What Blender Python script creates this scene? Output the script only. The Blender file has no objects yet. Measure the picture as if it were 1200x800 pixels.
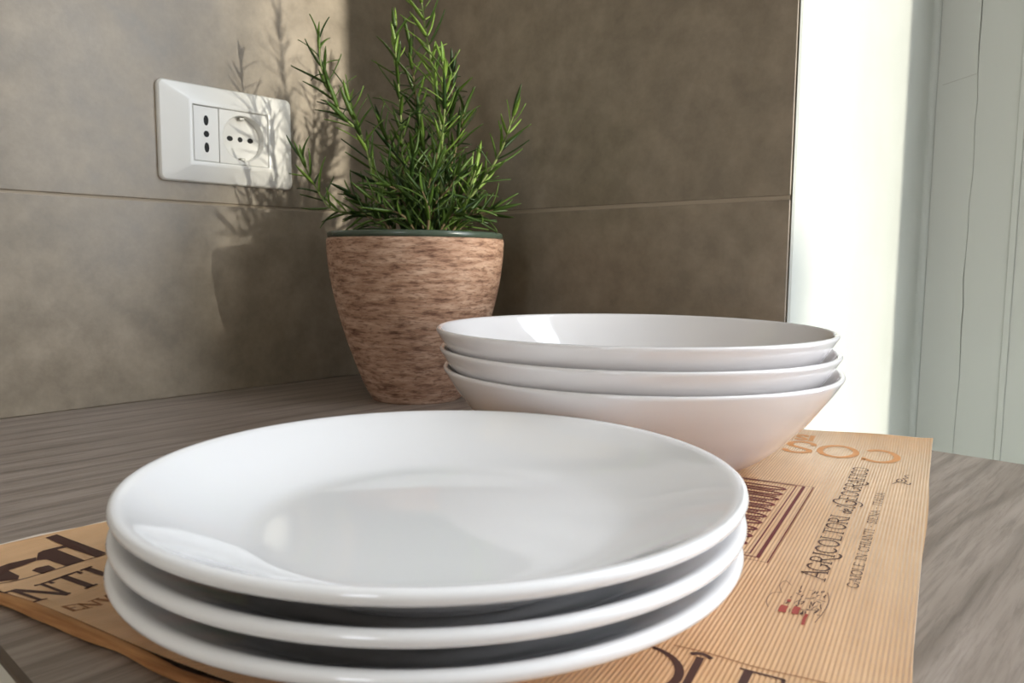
import bpy, bmesh, math, random
from mathutils import Vector, Matrix

random.seed(7)
S = bpy.context.scene
COL = S.collection

# ------------------------------------------------------------------ camera
F_PX, YAW, PITCH, ROLL = 902.98, -0.738828, 0.102175, 0.007288
CAM = Vector((0.63787, -0.54521, 0.11425))
FW = Vector((math.sin(YAW) * math.cos(PITCH), math.cos(YAW) * math.cos(PITCH), -math.sin(PITCH)))
R0 = Vector((math.cos(YAW), -math.sin(YAW), 0))
U0 = R0.cross(FW)
RT = R0 * math.cos(ROLL) + U0 * math.sin(ROLL)
UP = -R0 * math.sin(ROLL) + U0 * math.cos(ROLL)
cd = bpy.data.cameras.new('camera')
cd.sensor_width = 36.0
cd.sensor_fit = 'HORIZONTAL'
cd.lens = F_PX / 1200 * 36
cd.clip_start = 0.01
cd.dof.use_dof = True
cd.dof.focus_distance = 0.40
cd.dof.aperture_fstop = 24
cam = bpy.data.objects.new('camera', cd)
COL.objects.link(cam)
M = Matrix((RT, UP, -FW)).transposed().to_4x4()
M.translation = CAM
cam.matrix_world = M
S.camera = cam


def ray(px, py):
    return FW + RT * ((px - 600) / F_PX) + UP * ((400 - py) / F_PX)


def at_depth(px, py, d):
    return CAM + ray(px, py) * d


# ------------------------------------------------------------------ world, sun, exposure
w = bpy.data.worlds.new('sky')
S.world = w
w.use_nodes = True
bg = w.node_tree.nodes['Background']
bg.inputs[0].default_value = (0.88, 0.92, 1.0, 1)
bg.inputs[1].default_value = 5.5

SUN_DY, SUN_DZ = -0.215, -0.10           # travel direction is (-1, SUN_DY, SUN_DZ)
sl = bpy.data.lights.new('sun', 'SUN')
sl.energy = 3.7
sl.color = (1.0, 0.93, 0.80)
sl.angle = math.radians(2.0)
sun = bpy.data.objects.new('sun', sl)
COL.objects.link(sun)
sun.rotation_euler = Vector((-1, SUN_DY, SUN_DZ)).to_track_quat('-Z', 'Y').to_euler()
sun.location = (4, 1.2, 1.2)

vs = S.view_settings
vs.view_transform = 'Standard'
vs.look = 'None'
vs.gamma = 1
vs.exposure = 0.40
vs.use_curve_mapping = False

XR = 3.20                               # inner face of the far right wall
YREAR = -2.6
ZF, ZC = -0.90, 2.35
XD0, XD1, XD2, ZD = 0.4110, 2.01, 2.86, 2.25   # balcony door in the back wall: jamb, meeting post, end, head
XP = 0.80                               # end of the added panel that holds sky light off the reveal
YFR = 0.325                             # room side face of the door frame
REAR_FILL = (1.20, 1.75, 0.00, 1.20)         # unseen opening added in the rear wall as front fill: x0, x1, z0, z1


def portal(name, x0, x1, z0, z1, y, flip):
    l = bpy.data.lights.new(name, 'AREA')
    l.shape = 'RECTANGLE'
    l.size = x1 - x0
    l.size_y = z1 - z0
    l.cycles.is_portal = True
    o = bpy.data.objects.new(name, l)
    COL.objects.link(o)
    o.location = ((x0 + x1) / 2, y, (z0 + z1) / 2)
    o.rotation_euler = (math.radians(90 if flip else -90), 0, 0)
    return o


portal('door_portal', XP, XD2, ZF, ZD, YFR + 0.10, False)
portal('rear_fill_portal', *REAR_FILL, YREAR - 0.16, True)  # portal for the added fill opening behind the camera

# ------------------------------------------------------------------ materials


def srgb(r, g, b):
    def f(c):
        c /= 255
        return c / 12.92 if c <= 0.04045 else ((c + 0.055) / 1.055) ** 2.4
    return (f(r), f(g), f(b), 1)


def mat(name, col, rough=0.5, metallic=0.0, coat=0.0, spec=0.5):
    m = bpy.data.materials.new(name)
    m.use_nodes = True
    b = m.node_tree.nodes['Principled BSDF']
    b.inputs['Base Color'].default_value = col
    b.inputs['Roughness'].default_value = rough
    b.inputs['Metallic'].default_value = metallic
    b.inputs['Coat Weight'].default_value = coat
    b.inputs['Coat Roughness'].default_value = 0.04
    b.inputs['Specular IOR Level'].default_value = spec
    return m, m.node_tree.nodes, m.node_tree.links, b


def noise(nd, lk, vec, scale, detail=4, rough=0.55, dist=0.0):
    n = nd.new('ShaderNodeTexNoise')
    n.inputs['Scale'].default_value = scale
    n.inputs['Detail'].default_value = detail
    n.inputs['Roughness'].default_value = rough
    n.inputs['Distortion'].default_value = dist
    lk.new(vec, n.inputs['Vector'])
    return n


def ramp(nd, lk, fac, stops):
    r = nd.new('ShaderNodeValToRGB')
    e = r.color_ramp.elements
    while len(e) < len(stops):
        e.new(0.5)
    for el, (p, c) in zip(e, stops):
        el.position = p
        el.color = c
    lk.new(fac, r.inputs[0])
    return r


def coords(nd, lk, scale=(1, 1, 1), kind='Object', rot=(0, 0, 0)):
    t = nd.new('ShaderNodeTexCoord')
    mp = nd.new('ShaderNodeMapping')
    mp.inputs['Scale'].default_value = scale
    mp.inputs['Rotation'].default_value = rot
    lk.new(t.outputs[kind], mp.inputs[0])
    return mp.outputs[0]


def bump(nd, lk, b, h, strength, dist):
    n = nd.new('ShaderNodeBump')
    n.inputs['Strength'].default_value = strength
    n.inputs['Distance'].default_value = dist
    lk.new(h, n.inputs['Height'])
    lk.new(n.outputs[0], b.inputs['Normal'])


def mix(nd, lk, fac, a, b, mode='MIX'):
    m = nd.new('ShaderNodeMix')
    m.data_type = 'RGBA'
    m.blend_type = mode
    for sock, v in ((m.inputs[0], fac), (m.inputs[6], a), (m.inputs[7], b)):
        if hasattr(v, 'is_output'):
            lk.new(v, sock)
        else:
            sock.default_value = v
    return m.outputs[2]


MAT = {}
# glazed taupe tile with cloudy mottling
m, nd, lk, b = mat('taupe_tile', srgb(150, 142, 128), 0.38)
v = coords(nd, lk)
n1 = noise(nd, lk, v, 7, 6, 0.6, 0.6)
n2 = noise(nd, lk, v, 45, 5, 0.65)
c1 = ramp(nd, lk, n1.outputs[0], [(0.3, srgb(134, 122, 104)), (0.7, srgb(156, 143, 125))])
c2 = ramp(nd, lk, n2.outputs[0], [(0.35, (0.80, 0.80, 0.80, 1)), (0.7, (1.14, 1.14, 1.14, 1))])
lk.new(mix(nd, lk, 1.0, c1.outputs[0], c2.outputs[0], 'MULTIPLY'), b.inputs['Base Color'])
rr = ramp(nd, lk, n2.outputs[0], [(0.3, (0.30, 0.30, 0.30, 1)), (0.75, (0.46, 0.46, 0.46, 1))])
lk.new(rr.outputs[0], b.inputs['Roughness'])
bump(nd, lk, b, n2.outputs[0], 0.12, 0.002)
MAT['tile'] = m
m, nd, lk, b = mat('grout', srgb(172, 158, 138), 0.85)
MAT['grout'] = m
# white paint
m, nd, lk, b = mat('white_plaster', srgb(232, 233, 228), 0.6)
v = coords(nd, lk)
n1 = noise(nd, lk, v, 9, 5)
c1 = ramp(nd, lk, n1.outputs[0], [(0.3, srgb(172, 175, 168)), (0.7, srgb(182, 184, 178))])
lk.new(c1.outputs[0], b.inputs['Base Color'])
n2 = noise(nd, lk, v, 90, 3)
bump(nd, lk, b, n2.outputs[0], 0.08, 0.002)
MAT['white'] = m
m, nd, lk, b = mat('beige_paint', srgb(176, 164, 146), 0.7)
MAT['beige'] = m
m, nd, lk, b = mat('white_frame', srgb(190, 191, 184), 0.4)
MAT['frame'] = m
m, nd, lk, b = mat('window_glass', (1, 1, 1, 1), 0.02)
tr = nd.new('ShaderNodeBsdfTransparent')
tr.inputs[0].default_value = (0.97, 0.98, 0.98, 1)
ms = nd.new('ShaderNodeMixShader')
ms.inputs[0].default_value = 0.06
gl = nd.new('ShaderNodeBsdfGlossy')
gl.inputs['Roughness'].default_value = 0.02
lk.new(tr.outputs[0], ms.inputs[1])
lk.new(gl.outputs[0], ms.inputs[2])
lk.new(ms.outputs[0], nd['Material Output'].inputs[0])
MAT['glass'] = m
m, nd, lk, b = mat('gap_dark', srgb(150, 146, 136), 0.9)
MAT['gap'] = m
m, nd, lk, b = mat('floor_grey', srgb(178, 174, 165), 0.5)
v = coords(nd, lk)
n1 = noise(nd, lk, v, 5, 4)
c1 = ramp(nd, lk, n1.outputs[0], [(0.3, srgb(168, 164, 154)), (0.7, srgb(186, 182, 174))])
lk.new(c1.outputs[0], b.inputs['Base Color'])
MAT['floor'] = m
# wood laminate worktop, grain along Y
m, nd, lk, b = mat('worktop_laminate', srgb(140, 125, 112), 0.34)
v = coords(nd, lk, (52, 4.5, 1))
n1 = noise(nd, lk, v, 1.0, 7, 0.62, 1.1)
v2 = coords(nd, lk, (430, 22, 1))
n2 = noise(nd, lk, v2, 1.0, 6, 0.7, 0.4)
v3 = coords(nd, lk, (9, 0.9, 1))
n3 = noise(nd, lk, v3, 1.0, 3, 0.5, 0.8)
wv = nd.new('ShaderNodeTexWave')
wv.wave_type = 'BANDS'
wv.bands_direction = 'X'
wv.inputs['Scale'].default_value = 15
wv.inputs['Distortion'].default_value = 7
wv.inputs['Detail'].default_value = 3
wv.inputs['Detail Scale'].default_value = 0.8
lk.new(coords(nd, lk, (1, 0.30, 1)), wv.inputs['Vector'])
c1 = ramp(nd, lk, n1.outputs[0], [(0.28, srgb(128, 114, 103)), (0.5, srgb(148, 134, 123)), (0.72, srgb(166, 152, 142))])
c2 = ramp(nd, lk, n2.outputs[0], [(0.36, (0.60, 0.58, 0.56, 1)), (0.54, (1.06, 1.06, 1.06, 1))])
c3 = ramp(nd, lk, wv.outputs[0], [(0.0, (0.62, 0.60, 0.58, 1)), (0.22, (1.0, 1.0, 1.0, 1))])
cc = mix(nd, lk, 0.75, c1.outputs[0], c2.outputs[0], 'MULTIPLY')
lk.new(mix(nd, lk, 0.8, cc, c3.outputs[0], 'MULTIPLY'), b.inputs['Base Color'])
bump(nd, lk, b, n2.outputs[0], 0.25, 0.0006)
MAT['wood'] = m
m, nd, lk, b = mat('worktop_edge', srgb(92, 76, 62), 0.5)
v = coords(nd, lk, (3, 60, 60))
n1 = noise(nd, lk, v, 1.0, 4)
c1 = ramp(nd, lk, n1.outputs[0], [(0.3, srgb(80, 66, 54)), (0.7, srgb(104, 88, 72))])
lk.new(c1.outputs[0], b.inputs['Base Color'])
MAT['wood_edge'] = m
m, nd, lk, b = mat('edge_facing_grey', srgb(206, 200, 188), 0.5)
MAT['edge_grey'] = m
# glazed porcelain
m, nd, lk, b = mat('porcelain', srgb(244, 243, 243), 0.06, coat=0.5)
MAT['porcelain'] = m
m, nd, lk, b = mat('porcelain_bowl', srgb(238, 234, 233), 0.06, coat=0.5)
MAT['porcelain_bowl'] = m
# socket plastic
m, nd, lk, b = mat('socket_plastic', srgb(232, 230, 224), 0.22)
MAT['plastic'] = m
m, nd, lk, b = mat('socket_insert_plastic', srgb(226, 224, 218), 0.35)
MAT['plastic2'] = m
m, nd, lk, b = mat('socket_hole', srgb(14, 13, 12), 0.7)
MAT['hole'] = m
m, nd, lk, b = mat('screw_metal', srgb(170, 168, 160), 0.3, metallic=0.9)
MAT['metal'] = m
# rough clay pot, horizontally scratched
m, nd, lk, b = mat('clay_pot', srgb(160, 136, 118), 0.85)
v = coords(nd, lk, (42, 42, 230))
n1 = noise(nd, lk, v, 1.0, 5, 0.65)
v2 = coords(nd, lk, (150, 150, 620))
n2 = noise(nd, lk, v2, 1.0, 4, 0.6)
c1 = ramp(nd, lk, n1.outputs[0], [(0.30, srgb(104, 70, 52)), (0.47, srgb(164, 128, 104)), (0.7, srgb(200, 168, 144))])
c2 = ramp(nd, lk, n2.outputs[0], [(0.36, (0.42, 0.36, 0.33, 1)), (0.50, (1.0, 1.0, 1.0, 1))])
lk.new(mix(nd, lk, 0.8, c1.outputs[0], c2.outputs[0], 'MULTIPLY'), b.inputs['Base Color'])
bump(nd, lk, b, n1.outputs[0], 0.5, 0.0012)
MAT['clay'] = m
m, nd, lk, b = mat('pot_glaze', srgb(66, 78, 66), 0.25)
MAT['liner'] = m
m, nd, lk, b = mat('soil', srgb(44, 34, 26), 0.95)
MAT['soil'] = m


def leaf_mat(name, lo, hi):
    m, nd, lk, b = mat(name, lo, 0.42)
    oi = nd.new('ShaderNodeObjectInfo')
    g = nd.new('ShaderNodeNewGeometry')
    ad = nd.new('ShaderNodeMath')
    ad.operation = 'ADD'
    lk.new(oi.outputs['Random'], ad.inputs[0])
    lk.new(g.outputs['Random Per Island'], ad.inputs[1])
    fr = nd.new('ShaderNodeMath')
    fr.operation = 'FRACT'
    lk.new(ad.outputs[0], fr.inputs[0])
    r = ramp(nd, lk, fr.outputs[0], [(0.0, lo), (1.0, hi)])
    lk.new(r.outputs[0], b.inputs['Base Color'])
    b.inputs['Subsurface Weight'].default_value = 0.0
    tr = nd.new('ShaderNodeBsdfTranslucent')
    lk.new(r.outputs[0], tr.inputs[0])
    ms = nd.new('ShaderNodeMixShader')
    ms.inputs[0].default_value = 0.22
    out = nd['Material Output']
    lk.new(b.outputs[0], ms.inputs[1])
    lk.new(tr.outputs[0], ms.inputs[2])
    lk.new(ms.outputs[0], out.inputs[0])
    return m


MAT['leaf'] = leaf_mat('rosemary_leaf', srgb(42, 68, 26), srgb(96, 124, 48))
MAT['leaf_young'] = leaf_mat('rosemary_young_leaf', srgb(112, 146, 54), srgb(150, 180, 84))
m, nd, lk, b = mat('rosemary_stem', srgb(128, 142, 82), 0.7)
MAT['stem'] = m
m, nd, lk, b = mat('rosemary_wood', srgb(112, 96, 66), 0.8)
MAT['stem_wood'] = m
# corrugated kraft board
m, nd, lk, b = mat('corrugated_board', srgb(222, 180, 138), 0.34, coat=0.6, spec=0.7)
v = coords(nd, lk)
n1 = noise(nd, lk, v, 12, 5, 0.6, 0.5)
v2 = coords(nd, lk, (160, 14, 1))
n2 = noise(nd, lk, v2, 1.0, 4)
c1 = ramp(nd, lk, n1.outputs[0], [(0.3, srgb(206, 158, 110)), (0.7, srgb(222, 180, 136))])
c2 = ramp(nd, lk, n2.outputs[0], [(0.35, (0.86, 0.83, 0.8, 1)), (0.65, (1.03, 1.03, 1.03, 1))])
lk.new(mix(nd, lk, 0.6, c1.outputs[0], c2.outputs[0], 'MULTIPLY'), b.inputs['Base Color'])
MAT['board'] = m
m, nd, lk, b = mat('board_fold', srgb(176, 118, 66), 0.6)
v = coords(nd, lk, (14, 300, 300))
n1 = noise(nd, lk, v, 1.0, 4)
c1 = ramp(nd, lk, n1.outputs[0], [(0.32, srgb(140, 88, 44)), (0.7, srgb(202, 150, 96))])
lk.new(c1.outputs[0], b.inputs['Base Color'])
MAT['fold'] = m
m, nd, lk, b = mat('ink_brown', srgb(70, 38, 30), 0.6)
MAT['ink'] = m
m, nd, lk, b = mat('ink_wine', srgb(104, 36, 36), 0.6)
MAT['wine'] = m
m, nd, lk, b = mat('ink_orange', srgb(206, 142, 84), 0.6)
MAT['orange'] = m
m, nd, lk, b = mat('ink_faded', srgb(150, 100, 60), 0.6)
MAT['faded'] = m
m, nd, lk, b = mat('ink_red', srgb(160, 62, 50), 0.6)
MAT['red'] = m
m, nd, lk, b = mat('paper_white', srgb(228, 216, 200), 0.7)
MAT['paper'] = m

# ------------------------------------------------------------------ helpers


def obj(name, bm, material, parent=None, smooth=False):
    me = bpy.data.meshes.new(name)
    bm.normal_update()
    bm.to_mesh(me)
    bm.free()
    me.materials.append(MAT[material])
    if smooth:
        for p in me.polygons:
            p.use_smooth = True
    o = bpy.data.objects.new(name, me)
    COL.objects.link(o)
    if parent:
        o.parent = parent
    return o


def empty(name, loc=(0, 0, 0)):
    o = bpy.data.objects.new(name, None)
    COL.objects.link(o)
    o.location = loc
    o.empty_display_size = 0.03
    return o


def tag(o, label, cat, group=None):
    o['label'] = label
    o['category'] = cat
    if group:
        o['group'] = group
    return o


def struct(o, label, cat):
    o['kind'] = 'structure'
    o['label'] = label
    o['category'] = cat
    return o


def box(bm, x0, x1, y0, y1, z0, z1):
    vs_ = [bm.verts.new((x, y, z)) for x in (x0, x1) for y in (y0, y1) for z in (z0, z1)]
    for q in ((0, 1, 3, 2), (4, 6, 7, 5), (0, 4, 5, 1), (2, 3, 7, 6), (0, 2, 6, 4), (1, 5, 7, 3)):
        bm.faces.new([vs_[i] for i in q])
    return vs_


def bevel(bm, off, seg=2):
    bmesh.ops.bevel(bm, geom=list(bm.edges), offset=off, segments=seg, affect='EDGES', profile=0.6)


def prism(bm, poly, z0, z1):
    a = [bm.verts.new((x, y, z0)) for x, y in poly]
    c = [bm.verts.new((x, y, z1)) for x, y in poly]
    n = len(poly)
    bm.faces.new(list(reversed(a)))
    bm.faces.new(c)
    for i in range(n):
        bm.faces.new((a[i], a[(i + 1) % n], c[(i + 1) % n], c[i]))
    bmesh.ops.recalc_face_normals(bm, faces=bm.faces)


def lathe(prof, seg=96, closed=False):
    bm = bmesh.new()
    rings = []
    for r, z in prof:
        if r < 1e-6:
            rings.append([bm.verts.new((0, 0, z))])
        else:
            rings.append([bm.verts.new((r * math.cos(2 * math.pi * k / seg), r * math.sin(2 * math.pi * k / seg), z)) for k in range(seg)])
    pairs = list(zip(rings, rings[1:]))
    if closed:
        pairs.append((rings[-1], rings[0]))
    for a, c in pairs:
        for k in range(seg):
            k2 = (k + 1) % seg
            if len(a) == 1 and len(c) == 1:
                continue
            if len(a) == 1:
                bm.faces.new((a[0], c[k2], c[k]))
            elif len(c) == 1:
                bm.faces.new((a[k], a[k2], c[0]))
            else:
                bm.faces.new((a[k], a[k2], c[k2], c[k]))
    bmesh.ops.recalc_face_normals(bm, faces=bm.faces)
    return bm


def catmull(pts, n=6):
    """smooth curve through points (tuples of any length)"""
    out = []
    P = [pts[0]] + list(pts) + [pts[-1]]
    for i in range(1, len(P) - 2):
        for k in range(n):
            t = k / n
            q = []
            for a, b_, c, d in zip(P[i - 1], P[i], P[i + 1], P[i + 2]):
                q.append(0.5 * (2 * b_ + (c - a) * t + (2 * a - 5 * b_ + 4 * c - d) * t * t + (3 * b_ - a - 3 * c + d) * t ** 3))
            out.append(tuple(q))
    out.append(tuple(pts[-1]))
    return out


def tube(bm, pts, radii, seg=7):
    prev = None
    pts = [Vector(p) for p in pts]
    up = Vector((0.31, 0.92, 0.2)).normalized()
    for i, p in enumerate(pts):
        t = (pts[min(i + 1, len(pts) - 1)] - pts[max(i - 1, 0)]).normalized()
        n = (up - t * up.dot(t)).normalized()
        bb = t.cross(n)
        ring = [bm.verts.new(p + (n * math.cos(2 * math.pi * k / seg) + bb * math.sin(2 * math.pi * k / seg)) * radii[i]) for k in range(seg)]
        if prev:
            for k in range(seg):
                bm.faces.new((prev[k], prev[(k + 1) % seg], ring[(k + 1) % seg], ring[k]))
        else:
            bm.faces.new(list(reversed(ring)))
        prev = ring
    bm.faces.new(prev)


# ------------------------------------------------------------------ room shell
JZ = 0.1619                             # height of the horizontal tile joint
TE = 0.4085                             # x where the back tiling stops

bm = bmesh.new()
box(bm, -0.3, XR + 0.3, YREAR - 0.2, 0.475, ZF - 0.1, ZF)
struct(obj('floor', bm, 'floor'), 'pale grey floor below the worktop front edge', 'floor')
bm = bmesh.new()
box(bm, -0.3, XR + 0.3, YREAR - 0.2, 0.475, ZC, ZC + 0.1)
struct(obj('ceiling', bm, 'white'), 'white kitchen ceiling', 'ceiling')
bm = bmesh.new()
box(bm, -0.3, REAR_FILL[0], YREAR - 0.15, YREAR, ZF, ZC)
box(bm, REAR_FILL[1], XR + 0.3, YREAR - 0.15, YREAR, ZF, ZC)
box(bm, REAR_FILL[0], REAR_FILL[1], YREAR - 0.15, YREAR, ZF, REAR_FILL[2])
box(bm, REAR_FILL[0], REAR_FILL[1], YREAR - 0.15, YREAR, REAR_FILL[3], ZC)
struct(obj('wall_rear', bm, 'beige'), 'beige wall behind the viewer', 'wall')
bm = bmesh.new()
box(bm, XR, XR + 0.15, YREAR, 0.5, ZF, ZC)
struct(obj('wall_far_right', bm, 'beige'), 'beige wall closing the room past the balcony door', 'wall')


def tile_obj(parent, x0, x1, y0, y1, z0, z1):
    bm = bmesh.new()
    cx, cy, cz = (x0 + x1) / 2, (y0 + y1) / 2, (z0 + z1) / 2
    box(bm, x0 - cx, x1 - cx, y0 - cy, y1 - cy, z0 - cz, z1 - cz)
    bevel(bm, 0.0007, 2)
    o = obj('tile', bm, 'tile', parent)
    o.location = (cx, cy, cz)
    return o


bm = bmesh.new()
box(bm, -0.2, -0.0016, YREAR, 0.2, ZF, ZC)
WL = struct(obj('wall_left', bm, 'grout'), 'taupe tiled wall carrying the power socket', 'wall')
rows = [(0.0, JZ - 0.0011), (JZ + 0.0011, JZ + 0.3), (JZ + 0.3022, JZ + 0.6), (JZ + 0.6022, JZ + 0.9)]
for i, (z0, z1) in enumerate(rows):
    y1 = -0.0015
    for L in (0.625, 0.60, 0.60, 0.60):
        tile_obj(WL, -0.010, 0.0, y1 - L, y1, z0, z1)
        y1 -= L + 0.0022

bm = bmesh.new()
box(bm, -0.2, TE - 0.0005, 0.0012, 0.05, ZF, ZC)
WB = struct(obj('wall_back', bm, 'grout'), 'shaded taupe tiled wall behind the pot and bowls', 'wall')
rows_b = [(0.0, JZ - 0.0016), (JZ + 0.0016, JZ + 0.3), (JZ + 0.3032, JZ + 0.6), (JZ + 0.6032, JZ + 0.9)]
for z0, z1 in rows_b:
    tile_obj(WB, 0.0005, TE, 0.0, 0.010, z0, z1)

# thick outer wall: white reveal beside the tiling, opening for the balcony door
bm = bmesh.new()
sec = [(-0.2, 0.05), (TE, 0.05), (TE, 0.0035), (TE + 0.0012, 0.0015), (XD0, 0.0032), (XD0, YFR - 0.006)]
for k in range(1, 7):
    a_ = math.pi / 2 * k / 6
    sec.append((XD0 + 0.006 - 0.006 * math.cos(a_), YFR - 0.006 + 0.006 * math.sin(a_)))
sec += [(XD0 + 0.006, YFR + 0.14), (-0.2, YFR + 0.14)]
prism(bm, sec, ZF, ZC)
WR = struct(obj('wall_right', bm, 'white'), 'bright white window reveal beside the edge of the tiling', 'wall')
bm = bmesh.new()
box(bm, XD0 + 0.006, XD2, 0.0, YFR + 0.06, ZD, ZC)
box(bm, XD2, XR + 0.15, 0.0, YFR + 0.06, ZF, ZC)
struct(obj('wall_lintel', bm, 'white'), 'white wall over and beyond the balcony door', 'wall')

# balcony door: fixed frame, two leaves, glass
dr = empty('door_1', (XD0 + 0.006, YFR, ZF))
struct(dr, 'white balcony door frame in shade behind the worktop', 'door')
X0, Y0, Z0 = dr.location
rng = random.Random(3)
XCR = 0.4525                            # joint between fixed frame and leaf
zs = [ZF + 0.0] + [-0.25 + 0.025 * k for k in range(34)] + [ZD]
jit = [XCR + 0.0007 * math.sin(k * 0.7) + 0.0005 * math.sin(k * 2.3 + 1) + rng.uniform(-0.0003, 0.0003) for k in range(len(zs))]
gap = [0.0002 + 0.0005 * max(0, math.sin(k * 0.55 + 0.4)) for k in range(len(zs))]


def strip(name, xa, xb, ya, yb, material='frame', rag=None):
    """vertical member; rag = 'a' or 'b' gives the ragged side at the joint"""
    bm = bmesh.new()
    rows_ = []
    for i, z in enumerate(zs):
        l_ = jit[i] + gap[i] / 2 if rag == 'a' else xa
        r_ = jit[i] - gap[i] / 2 if rag == 'b' else xb
        rows_.append([bm.verts.new((x - X0, y - Y0, z - Z0)) for x, y in ((l_, yb), (l_, ya + 0.0003), (l_ + 0.0004, ya), (r_ - 0.0004, ya), (r_, ya + 0.0003), (r_, yb))])
    n_ = len(rows_[0])
    for r1, r2_ in zip(rows_, rows_[1:]):
        for q in range(n_):
            bm.faces.new((r1[q], r1[(q + 1) % n_], r2_[(q + 1) % n_], r2_[q]))
    bm.faces.new(rows_[0])
    bm.faces.new(list(reversed(rows_[-1])))
    bmesh.ops.recalc_face_normals(bm, faces=bm.faces)
    return obj(name, bm, material, dr)


strip('frame_post', XD0 + 0.0062, XCR, YFR, YFR + 0.06, rag='b')
strip('leaf_stile', XCR, 0.4881, YFR + 0.0006, YFR + 0.055, rag='a')
strip('glazing_bead', 0.4881, 0.4936, YFR - 0.0008, YFR + 0.05)
strip('leaf_stile', 0.4936, 0.530, YFR + 0.0010, YFR + 0.05)
strip('joint_seal', XCR - 0.004, XCR + 0.004, YFR + 0.004, YFR + 0.030, 'gap')
strip('leaf_stile', XD2 - 0.04, XD2, YFR, YFR + 0.06)


def member(name, xa, xb, ya, yb, za, zb, material='frame'):
    bm = bmesh.new()
    box(bm, xa - X0, xb - X0, ya - Y0, yb - Y0, za - Z0, zb - Z0)
    return obj(name, bm, material, dr)


member('sky_block_panel', 0.530, XP, YFR + 0.008, YFR + 0.05, ZF, ZD)  # unseen panel added to limit sky light on the white reveal
member('bottom_rail', XP, XD1, YFR + 0.005, YFR + 0.05, ZF, ZF + 0.10)
member('top_rail', XP, XD1, YFR + 0.005, YFR + 0.05, ZD - 0.08, ZD)
member('sun_block_panel', XD1, XD2 - 0.04, YFR + 0.005, YFR + 0.05, ZF, 0.30)  # unseen panel added to keep the low sun off the bowls
member('top_rail', XD1, XD2 - 0.04, YFR + 0.005, YFR + 0.05, ZD - 0.08, ZD)
member('glass_pane', XP, XD1, YFR + 0.024, YFR + 0.028, ZF + 0.10, ZD - 0.08, 'glass')
member('glass_pane', XD1, XD2 - 0.04, YFR + 0.024, YFR + 0.028, 0.30, ZD - 0.08, 'glass')
# fine hairline scratch on the fixed post
bm = bmesh.new()
q = [(0.422, 0.2925), (XCR - 0.0012, 0.2990), (XCR - 0.0012, 0.2994), (0.422, 0.2929)]
f = [bm.verts.new((x - X0, -0.0001, z - Z0)) for x, z in q]
g = [bm.verts.new((x - X0, 0.0004, z - Z0)) for x, z in q]
bm.faces.new(f)
for k in range(4):
    bm.faces.new((f[k], f[(k + 1) % 4], g[(k + 1) % 4], g[k]))
obj('hairline_scratch', bm, 'gap', dr)

# ------------------------------------------------------------------ worktop
YE, YB, XW = -0.4875, -0.0218, 1.50    # front edge, free back edge, right end
wt = empty('worktop', (0.0, 0.0, -0.04))
tag(wt, 'grey-brown wood-grain worktop under the pot, plates and bowls', 'worktop')
bm = bmesh.new()
prism(bm, [(0.0005, YE + 0.0018), (XW, YE + 0.0018), (XW, YB), (TE - 0.002, YB), (TE - 0.002, -0.0005), (0.0005, -0.0005)], 0.0, 0.04)
obj('top_board', bm, 'wood', wt)
bm = bmesh.new()
box(bm, 0.0005, XW, YE, YE + 0.0018, 0.0, 0.0378)
obj('front_edge', bm, 'edge_grey', wt)
bm = bmesh.new()
box(bm, 0.0006, XW - 0.0001, YE - 0.0004, YE + 0.0022, 0.0378, 0.0401)
bevel(bm, 0.0007, 3)
obj('edge_strip', bm, 'wood_edge', wt)
bm = bmesh.new()
box(bm, 0.001, XW - 0.02, YE + 0.06, YB - 0.01, ZF, -0.0401)
struct(obj('wall_counter_base', bm, 'white'), 'plain base carrying the worktop', 'base')

# ------------------------------------------------------------------ power socket on the left wall
SOY, SOZ = -0.2705, 0.1787
PW, PH = 0.120, 0.080
# local frame: X along world +y, Y along world +z, Z out of the wall (+x world)
SM = Matrix(((0, 0, 1, 0.0), (1, 0, 0, SOY), (0, 1, 0, SOZ), (0, 0, 0, 1)))
so = empty('power_socket')
so.matrix_world = SM
tag(so, 'white double power socket and sloping cover plate on the tiled wall', 'socket')


def rrect(x0, x1, y0, y1, r, n=6):
    out = []
    for cx, cy, a0 in ((x1 - r, y1 - r, 0), (x0 + r, y1 - r, 90), (x0 + r, y0 + r, 180), (x1 - r, y0 + r, 270)):
        for k in range(n + 1):
            a = math.radians(a0 + 90 * k / n)
            out.append((cx + r * math.cos(a), cy + r * math.sin(a)))
    return out


IX0, IX1, IY0, IY1 = 0.0265, 0.0940, 0.0175, 0.0625
bm = bmesh.new()
loops = []
for (d, z, r) in ((0.0, 0.0, 0.005), (0.0, 0.003, 0.005), (0.0010, 0.0048, 0.0045), (0.0024, 0.0055, 0.004)):
    loops.append([bm.verts.new((x, y, z)) for x, y in rrect(d, PW - d, d, PH - d, r)])
for (d, z, r) in ((-0.0045, 0.0088, 0.003), (-0.0022, 0.0094, 0.002), (-0.0006, 0.0090, 0.001), (0.0, 0.0080, 0.0007), (0.0, 0.0005, 0.0007)):
    loops.append([bm.verts.new((x, y, z)) for x, y in rrect(IX0 + d, IX1 - d, IY0 + d, IY1 - d, r)])
for a, c in zip(loops, loops[1:]):
    for k in range(len(a)):
        k2 = (k + 1) % len(a)
        bm.faces.new((a[k], a[k2], c[k2], c[k]))
bmesh.ops.recalc_face_normals(bm, faces=bm.faces)
obj('cover_plate', bm, 'plastic', so, smooth=True).data.set_sharp_from_angle(angle=math.radians(28))

# narrow three-hole module
MX = IX0 + 0.0222
bm = bmesh.new()
box(bm, IX0 + 0.0003, MX - 0.0002, IY0 + 0.0003, IY1 - 0.0003, 0.001, 0.0078)
bevel(bm, 0.0006)
mod = obj('three_hole_module', bm, 'plastic2', so)


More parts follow.
